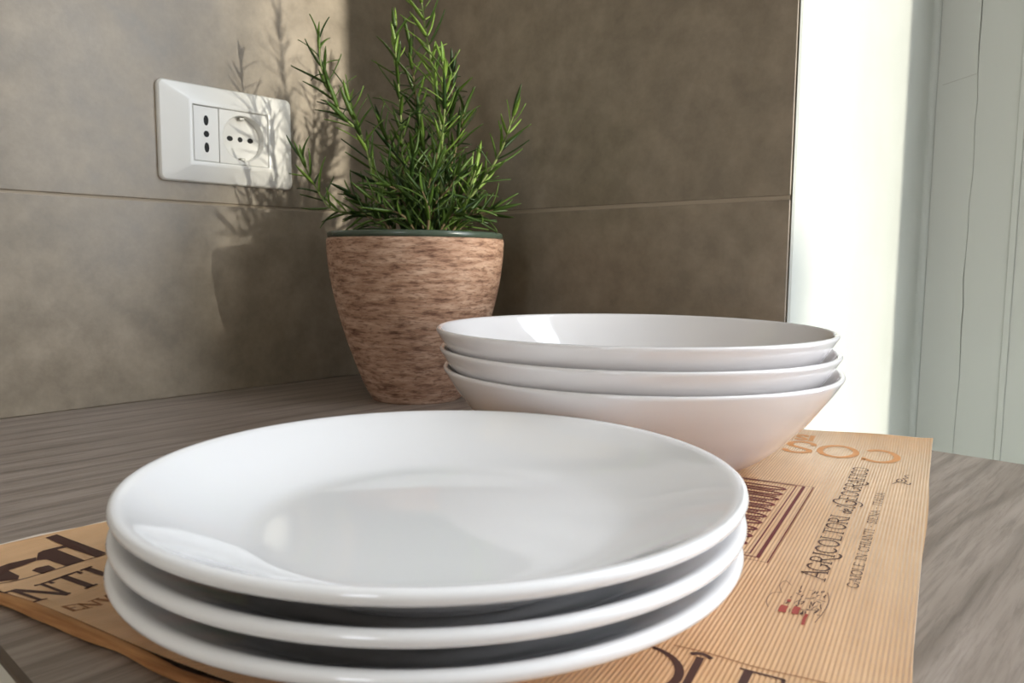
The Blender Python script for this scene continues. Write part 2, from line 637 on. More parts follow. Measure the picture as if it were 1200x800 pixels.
def disc(bm, cx, cy, rx, ry, z0, z1, n=16):
    prism(bm, [(cx + rx * math.cos(2 * math.pi * k / n), cy + ry * math.sin(2 * math.pi * k / n)) for k in range(n)], z0, z1)


mcx = (IX0 + MX) / 2
for cy, rx, ry in ((IY0 + 0.0335, 0.0021, 0.0042), (IY0 + 0.0225, 0.0024, 0.0026), (IY0 + 0.0115, 0.0021, 0.0042)):
    bm = bmesh.new()
    disc(bm, mcx, cy, rx, ry, 0.0070, 0.00788)
    obj('pin_hole', bm, 'hole', mod)

# wide module with round recess
bm = bmesh.new()
cx, cy, rr_ = (MX + IX1) / 2, (IY0 + IY1) / 2, 0.0196
sq = rrect(MX + 0.0002, IX1 - 0.0003, IY0 + 0.0003, IY1 - 0.0003, 0.0006, 6)
# resample square outline by angle so it can be bridged with the circle
N = 48
ang = [2 * math.pi * k / N for k in range(N)]


def sqpt(a):
    hx, hy = (IX1 - MX) / 2 - 0.0003, (IY1 - IY0) / 2 - 0.0003
    c, s = math.cos(a), math.sin(a)
    k = min(hx / abs(c) if abs(c) > 1e-6 else 1e9, hy / abs(s) if abs(s) > 1e-6 else 1e9)
    return cx + c * k, cy + s * k


loops = []
loops.append([bm.verts.new((*sqpt(a), 0.001)) for a in ang])
loops.append([bm.verts.new((*sqpt(a), 0.0078)) for a in ang])
for r, z in ((rr_, 0.0078), (rr_ - 0.0006, 0.0072), (rr_ - 0.0010, 0.0006)):
    loops.append([bm.verts.new((cx + r * math.cos(a), cy + r * math.sin(a), z)) for a in ang])
for a, c in zip(loops, loops[1:]):
    for k in range(N):
        k2 = (k + 1) % N
        bm.faces.new((a[k], a[k2], c[k2], c[k]))
bm.faces.new(loops[-1])
bmesh.ops.recalc_face_normals(bm, faces=bm.faces)
wm = obj('round_socket_module', bm, 'plastic2', so)
for dx, rx in ((-0.0095, 0.0027), (0.0, 0.0022), (0.0095, 0.0027)):
    bm = bmesh.new()
    disc(bm, cx + dx, cy, rx, 0.0022, 0.0003, 0.0010)
    obj('pin_hole', bm, 'hole', wm)
for sy in (-1, 1):
    bm = bmesh.new()
    yy = cy + sy * (rr_ - 0.0024)
    box(bm, cx - 0.0022, cx + 0.0022, yy - 0.0012, yy + 0.0012, 0.0007, 0.0050)
    bevel(bm, 0.0004)
    obj('earth_clip', bm, 'metal', wm)

# ------------------------------------------------------------------ corrugated board mat
MO = Vector((0.51507, -0.02168, 0.0))
MU = Vector((0.22393, -0.97461, 0.0))
MV = Vector((-0.97461, -0.22393, 0.0))
LU, LV = 0.408, 0.313
PITCH_R, AMP = 0.00142, 0.00013
mt = empty('corrugated_mat', MO)
mt.rotation_euler = (0, 0, math.atan2(MV.y, MV.x))       # local x = v, local y = u
tag(mt, 'printed corrugated cardboard sheet lying under the plates and bowls', 'mat')


def lvu(u):                             # the sheet narrows towards its far end
    return min(LV, LV - 0.30 * (0.385 - u) + 0.002 * math.sin(u * 40))


def zmat(u, v_):
    z = 0.0020
    if u < 0.035:
        k = (0.035 - u) / 0.035
        z += k * k * (0.0022 + 0.0030 * max(0, 1 - v_ / 0.12) + 0.0008 * math.sin(v_ * 60))
    if v_ < 0.012:
        z += 0.0008 * ((0.012 - v_) / 0.012) ** 2
    if v_ > lvu(u) - 0.02:
        z += 0.0015 * ((v_ - lvu(u) + 0.02) / 0.02) ** 2
    if u > 0.392:
        k = min(1.0, (u - 0.392) / 0.013)
        z += (0.0014 + 0.0006 * math.sin(v_ * 55 + 1)) * k * k * (3 - 2 * k)
    return z


bm = bmesh.new()
nv = int(LV / PITCH_R) * 6
us = [0, 0.003, 0.006, 0.01, 0.015, 0.02, 0.027, 0.035] + [0.035 + (0.383 - 0.035) * k / 24 for k in range(1, 25)] + [0.383 + 0.022 * k / 8 for k in range(1, 9)]
NU = len(us)
grid = []
for u in us:
    row = []
    for j in range(nv + 1):
        v_ = min(LV * j / nv, lvu(u))
        edge = 0.0018 * math.sin(v_ * 38 + 0.6) if u == 0 else 0
        row.append(bm.verts.new((v_ + (0.0006 * math.sin(u * 31) if j in (0, nv) else 0), u + edge, zmat(u, v_) + AMP * math.sin(2 * math.pi * v_ / PITCH_R))))
    grid.append(row)
for a, c in zip(grid, grid[1:]):
    for j in range(nv):
        if LV * j / nv < max(lvu(a[j].co.y), lvu(c[j].co.y)):
            bm.faces.new((a[j], a[j + 1], c[j + 1], c[j]))
bmesh.ops.delete(bm, geom=[q for q in bm.verts if not q.link_faces], context='VERTS')
obj('corrugated_face', bm, 'board', mt, smooth=True)
# flat backing sheet with side walls
bm = bmesh.new()
nb = 40
top, bot = [], []
us = us[:-3]
NU = len(us)
for u in us:
    rt_, rb = [], []
    for j in range(nb + 1):
        v_ = 0.0002 + (lvu(u) + 0.0014 + 0.0008 * math.sin(u * 190)) * j / nb
        z = zmat(u, v_) - AMP - 0.0001
        rt_.append(bm.verts.new((v_, u + 0.0002, z)))
        rb.append(bm.verts.new((v_, u + 0.0002, max(0.0002, z - 0.0016))))
    top.append(rt_)
    bot.append(rb)
for i in range(NU - 1):
    for j in range(nb):
        bm.faces.new((top[i][j], top[i][j + 1], top[i + 1][j + 1], top[i + 1][j]))
        bm.faces.new((bot[i][j], bot[i + 1][j], bot[i + 1][j + 1], bot[i][j + 1]))
for i in range(NU - 1):
    bm.faces.new((top[i][0], top[i + 1][0], bot[i + 1][0], bot[i][0]))
    bm.faces.new((top[i][nb], bot[i][nb], bot[i + 1][nb], top[i + 1][nb]))
for j in range(nb):
    bm.faces.new((top[0][j], bot[0][j], bot[0][j + 1], top[0][j + 1]))
    bm.faces.new((top[-1][j], top[-1][j + 1], bot[-1][j + 1], bot[-1][j]))
bmesh.ops.recalc_face_normals(bm, faces=bm.faces)
obj('backing_sheet', bm, 'paper', mt)
# rolled fold along the near edge
bm = bmesh.new()
rings = []
NS = 14
for j in range(81):
    v_ = LV * j / 80
    zt = zmat(0.405, v_) + AMP
    r = zt / 2 - 0.0001
    wob = 0.0009 * math.sin(v_ * 47) + 0.0005 * math.sin(v_ * 113 + 1)
    ring = []
    for k in range(NS):
        a = 2 * math.pi * k / NS
        ring.append(bm.verts.new((v_, 0.4065 + wob + (r * 1.5 + 0.0003 * math.sin(v_ * 210 + k)) * math.cos(a), r + 0.0001 + r * math.sin(a))))
    rings.append(ring)
for a, c in zip(rings, rings[1:]):
    for k in range(NS):
        bm.faces.new((a[k], a[(k + 1) % NS], c[(k + 1) % NS], c[k]))
bm.faces.new(rings[0])
bm.faces.new(list(reversed(rings[-1])))
bmesh.ops.recalc_face_normals(bm, faces=bm.faces)
obj('folded_edge', bm, 'fold', mt, smooth=True)

# ---- print on the board: strokes become thin ink meshes that follow the sheet
INKZ = AMP + 0.00004


def ink_vert(bm, u, v_, k=0):
    return bm.verts.new((v_, u, zmat(u, v_) + INKZ + k * 0.00002))


def stroke(bm, pts, wid, k=0):
    """pts in (u, v); wid float or list"""
    n = len(pts)
    if not isinstance(wid, (list, tuple)):
        wid = [wid] * n
    L, Rr = [], []
    for i, (u, v_) in enumerate(pts):
        a = pts[max(i - 1, 0)]
        c = pts[min(i + 1, n - 1)]
        du, dv = c[0] - a[0], c[1] - a[1]
        l = math.hypot(du, dv) or 1e-9
        nu, nv_ = -dv / l * wid[i] / 2, du / l * wid[i] / 2
        L.append(ink_vert(bm, u + nu, v_ + nv_, k))
        Rr.append(ink_vert(bm, u - nu, v_ - nv_, k))
    for i in range(n - 1):
        bm.faces.new((L[i], L[i + 1], Rr[i + 1], Rr[i]))


def arc(cx, cy, rx, ry, a0, a1, n=14):
    return [(cx + rx * math.cos(math.radians(a0 + (a1 - a0) * k / n)), cy + ry * math.sin(math.radians(a0 + (a1 - a0) * k / n))) for k in range(n + 1)]


# glyphs on a box of height 1: (width, [(weight, polyline)]); weight 2 thick, 1 thin; serifs drawn as thin ticks
def sf(x, y, w_=0.13):
    return (0.8, [(x - w_, y), (x + w_, y)])


GL = {
    'A': (0.72, [(1, [(0.08, 0), (0.36, 1)]), (2, [(0.36, 1), (0.64, 0)]), (1, [(0.18, 0.36), (0.54, 0.36)]), sf(0.08, 0.0), sf(0.64, 0.0)]),
    'G': (0.72, [(1.6, arc(0.36, 0.5, 0.29, 0.5, 40, 325)), (1.6, [(0.62, 0.42), (0.62, 0.12)]), sf(0.58, 0.42)]),
    'R': (0.66, [(1.8, [(0.14, 0), (0.14, 1)]), (1.3, [(0.14, 1)] + arc(0.30, 0.75, 0.24, 0.25, 90, -90) + [(0.14, 0.5)]), (1.6, [(0.32, 0.5), (0.64, -0.02)]), sf(0.14, 0.0), sf(0.10, 1.0, 0.08)]),
    'I': (0.34, [(1.8, [(0.17, 0), (0.17, 1)]), sf(0.17, 0), sf(0.17, 1)]),
    'C': (0.66, [(1.6, arc(0.36, 0.5, 0.29, 0.5, 45, 315)), (1, [(0.58, 0.98), (0.58, 0.74)])]),
    'O': (0.74, [(1.6, arc(0.37, 0.5, 0.30, 0.5, 0, 360, 22))]),
    'L': (0.58, [(1.8, [(0.14, 0), (0.14, 1)]), (1, [(0.05, 0), (0.54, 0), (0.54, 0.2)]), sf(0.14, 1)]),
    'T': (0.64, [(1.8, [(0.32, 0), (0.32, 1)]), (1, [(0.03, 0.82), (0.03, 1), (0.61, 1), (0.61, 0.82)]), sf(0.32, 0)]),
    'E': (0.60, [(1.8, [(0.14, 0), (0.14, 1)]), (1, [(0.05, 1), (0.52, 1), (0.52, 0.84)]), (1, [(0.14, 0.52), (0.42, 0.52)]), (1, [(0.05, 0), (0.55, 0), (0.55, 0.18)])]),
    'F': (0.56, [(1.8, [(0.14, 0), (0.14, 1)]), (1, [(0.05, 1), (0.52, 1), (0.52, 0.82)]), (1, [(0.14, 0.52), (0.42, 0.52)]), sf(0.14, 0)]),
    'N': (0.78, [(1, [(0.12, 0), (0.12, 1)]), (2, [(0.12, 1), (0.66, 0)]), (1, [(0.66, 0), (0.66, 1)]), sf(0.12, 0), sf(0.08, 1, 0.1), sf(0.66, 1)]),
    'H': (0.76, [(1.8, [(0.14, 0), (0.14, 1)]), (1.8, [(0.62, 0), (0.62, 1)]), (1, [(0.14, 0.52), (0.62, 0.52)]), sf(0.14, 0), sf(0.14, 1), sf(0.62, 0), sf(0.62, 1)]),
    'S': (0.56, [(1.6, catmull([(0.48, 0.78), (0.46, 0.92), (0.28, 1.0), (0.10, 0.88), (0.10, 0.68), (0.28, 0.53), (0.46, 0.38), (0.46, 0.14), (0.28, 0.0), (0.10, 0.08), (0.08, 0.24)], 4))]),
    'W': (0.96, [(1.8, [(0.08, 1), (0.28, 0)]), (1, [(0.28, 0), (0.48, 1)]), (1.8, [(0.48, 1), (0.68, 0)]), (1, [(0.68, 0), (0.88, 1)]), sf(0.08, 1), sf(0.88, 1)]),
    '-': (0.40, [(1.2, [(0.08, 0.45), (0.32, 0.45)])]),
    ' ': (0.35, []),
}
# ornate initials used by the winery line
GL['g'] = (0.80, [(1.8, catmull([(0.78, 0.95), (0.62, 1.22), (0.30, 1.18), (0.06, 0.70), (0.16, 0.12), (0.48, -0.06), (0.70, 0.16), (0.70, 0.48), (0.50, 0.50)], 4)),
                  (1.2, catmull([(0.70, 0.30), (0.74, -0.18), (0.44, -0.42), (0.10, -0.34)], 4))])
GL['d'] = (1.05, [(1.2, arc(0.16, 0.22, 0.13, 0.22, 0, 360, 12)), (1.2, [(0.30, 0.0), (0.30, 0.72)]),
                  (1.2, catmull([(0.40, 0.22), (0.62, 0.28), (0.56, 0.46), (0.42, 0.34), (0.46, 0.02), (0.66, 0.04)], 4)),
                  (1.4, catmull([(0.78, 0.66), (0.84, 0.92), (0.96, 0.70), (0.86, 0.10), (0.92, -0.10), (1.05, 0.06)], 4))])
GL['r'] = (0.66, [(1.8, [(0.14, 0), (0.14, 1)]), (1.3, [(0.14, 1)] + arc(0.30, 0.75, 0.24, 0.25, 90, -90) + [(0.14, 0.5)]),
                  (1.7, catmull([(0.30, 0.5), (0.52, 0.12), (0.72, -0.24), (1.0, -0.30), (1.12, -0.16)], 4)), sf(0.14, 0.0)])


def densify(poly, step=0.12):
    out = [poly[0]]
    for a, c in zip(poly, poly[1:]):
        n = max(1, int(math.hypot(c[0] - a[0], c[1] - a[1]) / step))
        for k in range(1, n + 1):
            out.append((a[0] + (c[0] - a[0]) * k / n, a[1] + (c[1] - a[1]) * k / n))
    return out


def text(bm, s, tf, h, total=None, wt_=0.045, first=1.0):
    """tf maps (advance, height) in metres to (u, v)"""
    nat = sum(GL[c][0] for c in s) * h
    sx = (total / nat) if total else 1.0
    x = 0
    for i, c in enumerate(s):
        wd, st = GL[c]
        k = first if i == 0 else 1.0
        for wgt, poly in st:
            pp = densify(poly)
            stroke(bm, [tf(x + px * h * sx * (k if k > 1 else 1), py * h * k) for px, py in pp], wgt * wt_ * h)
        x += wd * h * sx
    return x


def side_tf(u0, v0):
    return lambda a, h: (u0 - a, v0 + h)


def far_tf(u0, v0):
    return lambda a, h: (u0 + h, v0 + a)


def near_tf(u0, v0):
    return lambda a, h: (u0 - h, v0 - a)


bm = bmesh.new()
text(bm, 'AGrICOLTORI dgEOGrAFICO', side_tf(0.2525, 0.0298), 0.0076, 0.176, 0.068, 1.15)
obj('printed_lettering', bm, 'ink', mt)
bm = bmesh.new()
text(bm, 'GAIOLE IN CHIANTI - SIENA - ITALIA', side_tf(0.2535, 0.0188), 0.0036, 0.130, 0.075)
obj('printed_lettering', bm, 'ink', mt)
bm = bmesh.new()
text(bm, 'COS', far_tf(0.028, 0.0150), 0.030, 0.066, 0.075)
obj('printed_lettering', bm, 'orange', mt)
bm = bmesh.new()
text(bm, 'IS', far_tf(0.012, 0.066), 0.011, 0.012, 0.14)
obj('printed_lettering', bm, 'orange', mt)
bm = bmesh.new()
text(bm, 'NTI', side_tf(0.4050, 0.2490), 0.0165, 0.0305, 0.085)
obj('printed_lettering', bm, 'ink', mt)
bm = bmesh.new()
text(bm, 'ENW', side_tf(0.4030, 0.2320), 0.0060, 0.0190, 0.12)
obj('printed_lettering', bm, 'faded', mt)
bm = bmesh.new()
tfb = near_tf(0.360, 0.0800)
H = 0.034
stroke(bm, [tfb(x, y) for x, y in arc(0.011, 0.018, 0.0135, 0.0135, 100, -100, 20)], [0.0006 + 0.0020 * math.sin(math.pi * k / 20) for k in range(21)])
stroke(bm, [tfb(x, y) for x, y in ((0.0278, 0.002), (0.0276, 0.012), (0.0272, 0.022), (0.0268, 0.0325))], 0.0022)
stroke(bm, [tfb(x, y) for x, y in ((0.0235, 0.0020), (0.0320, 0.0020))], 0.0007, 1)
stroke(bm, [tfb(0.0268 + x, 0.0330 + y) for x, y in ((-0.0030, 0.0), (-0.0015, 0.0012), (0.0, 0.0016), (0.0015, 0.0012), (0.0030, 0.0))], 0.0016, 1)
stroke(bm, [tfb(x, y) for x, y in ((0.0405, 0.002), (0.0405, 0.012), (0.0405, 0.022), (0.0405, 0.032))], 0.0024)
for yy, x1 in ((0.032, 0.0500), (0.0175, 0.047), (0.002, 0.0515)):
    stroke(bm, [tfb(0.0380, yy), tfb(0.044, yy), tfb(x1, yy)], 0.0009, 1)
stroke(bm, [tfb(0.0498, 0.0322), tfb(0.0500, 0.0275)], 0.0010, 1)
obj('printed_lettering', bm, 'ink', mt)
bm = bmesh.new()
stroke(bm, [(0.3245 - 0.0005 * math.sin(k * 0.5), 0.062 - 0.052 * k / 20) for k in range(21)], 0.0005)  # shading of a fold line, drawn as a thin brown stroke
obj('thin_line', bm, 'faded', mt)
# signature flourish
bm = bmesh.new()
stroke(bm, catmull([(0.103, 0.0165), (0.098, 0.0145), (0.094, 0.0125), (0.091, 0.0140), (0.096, 0.0150), (0.099, 0.0125), (0.094, 0.0105), (0.089, 0.0122), (0.087, 0.0100), (0.083, 0.0118), (0.080, 0.0098)], 5), 0.0006)
stroke(bm, catmull([(0.098, 0.0115), (0.101, 0.0090), (0.097, 0.0085)], 5), 0.0007)
obj('printed_flourish', bm, 'ink', mt)
# striped label block with triple frame
bm = bmesh.new()
for du, vv, wd in ((0.0, 0.0510, 0.0006), (0.0045, 0.0553, 0.0016), (0.008, 0.0588, 0.0007)):
    u0, u1 = 0.1305 + du * 0.3, 0.2450 - du * 0.8
    stroke(bm, [(u0, 0.112), (u0, vv), (u1, vv), (u1, 0.112)], wd)
obj('printed_frame', bm, 'wine', mt)
bm = bmesh.new()
for k in range(10):
    u = 0.1395 + 0.0096 * k
    a = 0.0628
    stroke(bm, [(u, 0.112), (u, 0.09), (u, a + 0.006)] + [(u + 0.0024 + x, a + 0.006 - y) for x, y in arc(0, 0, 0.0024, 0.006, 180, 0, 12)] + [(u + 0.0048, 0.09), (u + 0.0048, 0.112)], 0.0017)
    stroke(bm, [(u + 0.0072, 0.112), (u + 0.0072, 0.09), (u + 0.0072, a + 0.004 - 0.003 * (k % 2))], 0.0011)
obj('printed_stripes', bm, 'wine', mt)
# small crest sketch
bm = bmesh.new()
r2 = random.Random(5)
for k in range(46):
    u, v_ = r2.uniform(0.262, 0.284), r2.uniform(0.0275, 0.0385)
    a = r2.uniform(-0.5, 0.5) + (math.pi / 2 if r2.random() < 0.35 else 0)
    l = r2.uniform(0.0006, 0.0022)
    stroke(bm, [(u - l * math.cos(a), v_ - l * math.sin(a) * 0.6), (u, v_ + r2.uniform(-.0003, .0003)), (u + l * math.cos(a), v_ + l * math.sin(a) * 0.6)], r2.uniform(0.0002, 0.00045))
for c in ([(0.262, 0.0395), (0.259, 0.0420), (0.264, 0.0430), (0.270, 0.0412)], [(0.270, 0.0410), (0.272, 0.0440), (0.279, 0.0445), (0.284, 0.0430)], [(0.262, 0.0275), (0.270, 0.0262), (0.280, 0.0268), (0.288, 0.0280)]):
    stroke(bm, catmull(c, 5), 0.00022)
obj('printed_crest', bm, 'ink', mt)
bm = bmesh.new()
for u0, u1, v0, v1 in ((0.2800, 0.2855, 0.0372, 0.0396), (0.2745, 0.2765, 0.0372, 0.0384), (0.2830, 0.2915, 0.0306, 0.0316), (0.2790, 0.2850, 0.0335, 0.0356)):
    stroke(bm, [(u0, (v0 + v1) / 2), ((u0 + u1) / 2, (v0 + v1) / 2 + 0.0002), (u1, (v0 + v1) / 2)], v1 - v0, 1)
obj('printed_crest_patch', bm, 'red', mt)
bm = bmesh.new()
stroke(bm, [(0.262, 0.0635), (0.2645, 0.0632), (0.267, 0.0636)], 0.0014)
obj('printed_speck', bm, 'ink', mt)
# bold dark emblem at the left edge, and the rule below it
bm = bmesh.new()


def px_uv(px, py):
    d = ray(px, py)
    t = (0.0022 - CAM.z) / d.z
    q_ = CAM + d * t - MO
    return q_.dot(MU), q_.dot(MV)


def poly_px(bm, pts):
    vsx = [ink_vert(bm, *px_uv(*p_)) for p_ in pts]
    fc = bm.faces.new(vsx)
    fc.normal_update()
    if fc.normal.z < 0:
        fc.normal_flip()


def Z(x, y):                            # pixel position inside the 0..160 x 590..720 crop
    return (x * 160 / 985, 590 + y * 130 / 800)


for poly in ([(330, 262), (410, 240), (765, 352), (700, 386), (450, 304), (455, 300)],
             [(268, 380), (275, 355), (310, 338), (450, 304), (480, 314), (412, 330), (615, 408), (480, 450), (335, 400), (262, 408)],
             [(-40, 470), (60, 430), (262, 385), (262, 410), (60, 480), (140, 520), (130, 548), (0, 575), (-40, 580)],
             [(228, 482), (260, 462), (350, 442), (402, 466), (310, 505)]):
    poly_px(bm, [Z(*q_) for q_ in poly])
obj('printed_emblem', bm, 'ink', mt)
bm = bmesh.new()
a, c = px_uv(*Z(-20, 600)), px_uv(*Z(770, 360))
stroke(bm, [(a[0] + (c[0] - a[0]) * k / 8, a[1] + (c[1] - a[1]) * k / 8) for k in range(9)], 0.0006)
obj('thin_line', bm, 'ink', mt)

# ------------------------------------------------------------------ plates and bowls
ZM = 0.0020 + AMP                       # resting height on the sheet


def smooth_prof(pts, n=4):
    return catmull(pts, n)


# outer from foot to rim, then inner back to the centre
PL_H = 0.0245
outer = smooth_prof([(0.0600, 0.0028), (0.0680, 0.0055), (0.0800, 0.0108), (0.0920, 0.0168), (0.1000, 0.0206)], 5)
rim = [(0.1012, 0.0216), (0.1017, 0.0229), (0.1012, 0.0241), (0.1000, 0.0245), (0.0985, 0.0242)]
inner = smooth_prof([(0.0970, 0.0236), (0.0900, 0.0200), (0.0790, 0.0145), (0.0690, 0.0104), (0.0610, 0.0083), (0.0500, 0.0077), (0.0300, 0.0076)], 5)
plate_prof = [(0.0, 0.0030), (0.0520, 0.0030), (0.0535, 0.0006), (0.0550, 0.0), (0.0575, 0.0), (0.0590, 0.0008)] + outer + rim + inner + [(0.0, 0.0076)]
plate_prof = [(r * 0.975, z * 1.07) for r, z in plate_prof]
bm = lathe(plate_prof, 128)
PP = 0.0088
plates = [(0.4500, -0.3760, 'white porcelain plate at the bottom of the stack of three, flat on the cardboard'),
          (0.4503, -0.3752, 'white porcelain plate in the middle of the stack of three plates'),
          (0.4503, -0.3748, 'white porcelain plate on top of the stack of three, its shallow face showing')]
pm = None
for i, (x, y, lb) in enumerate(plates):
    if pm is None:
        o = obj('plate', bm, 'porcelain', smooth=True)
        pm = o
    else:
        o = pm.copy()
        COL.objects.link(o)
    o.location = (x, y, ZM + 0.0001 + i * (PP + 0.0002))
    tag(o, lb, 'plate', 'stack of three white plates')

outer = smooth_prof([(0.0590, 0.0014), (0.0650, 0.0036), (0.0736, 0.0086), (0.0814, 0.0151), (0.0876, 0.0217), (0.0936, 0.0283), (0.0988, 0.0349), (0.1038, 0.0415), (0.1078, 0.0475), (0.1098, 0.0510)], 4)
rim = [(0.1106, 0.0524), (0.1110, 0.0535), (0.1106, 0.0543), (0.1097, 0.0546), (0.1087, 0.0542)]
inner = smooth_prof([(0.1080, 0.0534), (0.1050, 0.0485), (0.1008, 0.0420), (0.0958, 0.0352), (0.0902, 0.0285), (0.0838, 0.0220), (0.0762, 0.0162), (0.0680, 0.0123), (0.0600, 0.0107), (0.0400, 0.0104)], 4)
bowl_prof = [(0.0, 0.0030), (0.0480, 0.0030), (0.0500, 0.0006), (0.0515, 0.0), (0.0560, 0.0), (0.0575, 0.0006)] + outer + rim + inner + [(0.0, 0.0104)]
bm = lathe(bowl_prof, 128)
BP = 0.0105
bowls = [(0.3944, -0.1713, 'white deep bowl at the bottom of the stack of three, resting on the cardboard'),
         (0.3924, -0.1718, 'white deep bowl nested in the middle of the stack of three bowls'),
         (0.3903, -0.1722, 'white deep bowl on top of the stack of three, open inside showing')]
pm = None
for i, (x, y, lb) in enumerate(bowls):
    if pm is None:
        o = obj('bowl', bm, 'porcelain_bowl', smooth=True)
        pm = o
    else:
        o = pm.copy()
        COL.objects.link(o)
    o.location = (x, y, ZM + 0.0001 + i * (BP + 0.0002))
    o.scale = (1 + 0.003 * i, 1 + 0.003 * i, 1)
    tag(o, lb, 'bowl', 'stack of three white bowls')

# ------------------------------------------------------------------ pot
PC = Vector((0.1425, -0.1210, 0.0))
pot = empty('plant_pot', PC)
tag(pot, 'rough brown clay pot with a dark rim, holding the rosemary', 'pot')
outer = smooth_prof([(0.0372, 0.0), (0.0440, 0.0130), (0.0530, 0.0360), (0.0620, 0.0640), (0.0690, 0.0930), (0.0722, 0.1150), (0.0731, 0.1310)], 6)
pp_ = [(0.0, 0.0)] + outer + [(0.0728, 0.1325), (0.0715, 0.1330), (0.0690, 0.1325), (0.0680, 0.1200), (0.0640, 0.0900), (0.0, 0.0900)]
obj('clay_body', lathe(pp_, 72), 'clay', pot, smooth=True)
lp = [(0.0676, 0.1180), (0.0688, 0.1330), (0.0718, 0.1331), (0.0722, 0.1368), (0.0710, 0.1380), (0.0672, 0.1374), (0.0660, 0.1180)]
obj('glazed_rim', lathe(lp, 72, True), 'liner', pot, smooth=True)
bm = lathe([(0.0, 0.121), (0.02, 0.1218), (0.045, 0.1212), (0.0655, 0.1195), (0.0655, 0.112), (0.0, 0.112)], 40)
for vt in bm.verts:
    if vt.co.z > 0.118:
        vt.co.z += random.uniform(-0.002, 0.002)
obj('soil', bm, 'soil', pot)

# ------------------------------------------------------------------ rosemary
ros = empty('rosemary_plant', PC + Vector((0, 0, 0.121)))
tag(ros, 'green rosemary plant with needle leaves growing in the clay pot', 'plant')
D0 = (PC - CAM).dot(FW)
RV = Vector(ros.location)


def leaf_bm(L, W, curl, young=False):
    bm = bmesh.new()
    st = 7
    prev = None
    for i in range(st):
        t = i / (st - 1)
        w_ = W * (math.sin(math.pi * min(1, 0.12 + 0.88 * t ** 0.8)) ** 0.55 if t < 1 else 0.0)
        w_ = max(w_, W * 0.12)
        x = L * t
        z = -curl * L * t * t
        ring = [bm.verts.new(p_) for p_ in ((x, -w_ / 2, z - W * 0.10), (x, 0, z + W * 0.16), (x, w_ / 2, z - W * 0.10), (x, 0, z - W * 0.05))]
        if prev:
            for k in range(4):
                bm.faces.new((prev[k], prev[(k + 1) % 4], ring[(k + 1) % 4], ring[k]))
        else:
            bm.faces.new(list(reversed(ring)))
        prev = ring
    bm.faces.new(prev)
    bmesh.ops.recalc_face_normals(bm, faces=bm.faces)
    return bm


def leaf_mesh(name, L, W, curl, m_):
    bm = leaf_bm(L, W, curl)
    me = bpy.data.meshes.new(name)
    bm.to_mesh(me)
    bm.free()
    me.materials.append(MAT[m_])
    for p_ in me.polygons:
        p_.use_smooth = True
    return me


LM = [leaf_mesh('leaf', 0.029, 0.0031, c, 'leaf') for c in (-0.12, 0.05, 0.18, 0.32)]
LY = [leaf_mesh('leaf', 0.025, 0.0030, c, 'leaf_young') for c in (-0.15, 0.0, 0.12)]
# (pixel path from base to tip, depth offset at base, depth offset at tip, radius, young fraction, node spacing)
STEMS = [
    ([(484, 268), (461, 236), (439, 210), (431, 180), (420, 154), (401, 135), (386, 105), (375, 71), (374, 38)], -0.01, -0.035, 0.0015, 0.10, 0.0070),
    ([(470, 268), (440, 254), (416, 251), (388, 244), (371, 221), (358, 196), (353, 182)], 0.0, -0.02, 0.0013, 0.20, 0.0075),
    ([(477, 268), (473, 225), (472, 187), (469, 124), (464, 67), (463, 34)], 0.01, 0.02, 0.0013, 0.15, 0.0070),
    ([(508, 268), (517, 225), (519, 187), (517, 157), (514, 127), (506, 75), (499, 37), (493, -5), (488, -40)], -0.02, -0.045, 0.0018, 0.75, 0.0066),
    ([(518, 165), (521, 130), (521, 94), (518, 66)], -0.035, -0.05, 0.0012, 1.0, 0.0060),
    ([(520, 268), (546, 240), (562, 217), (577, 195), (589, 172), (598, 146), (602, 134)], -0.02, -0.045, 0.0014, 0.55, 0.0072),
    ([(546, 240), (549, 225), (556, 204), (559, 190)], -0.03, -0.045, 0.0011, 0.8, 0.0075),
    ([(424, 160), (414, 138), (409, 118), (407, 106)], -0.02, -0.02, 0.0010, 0.2, 0.0075),
]
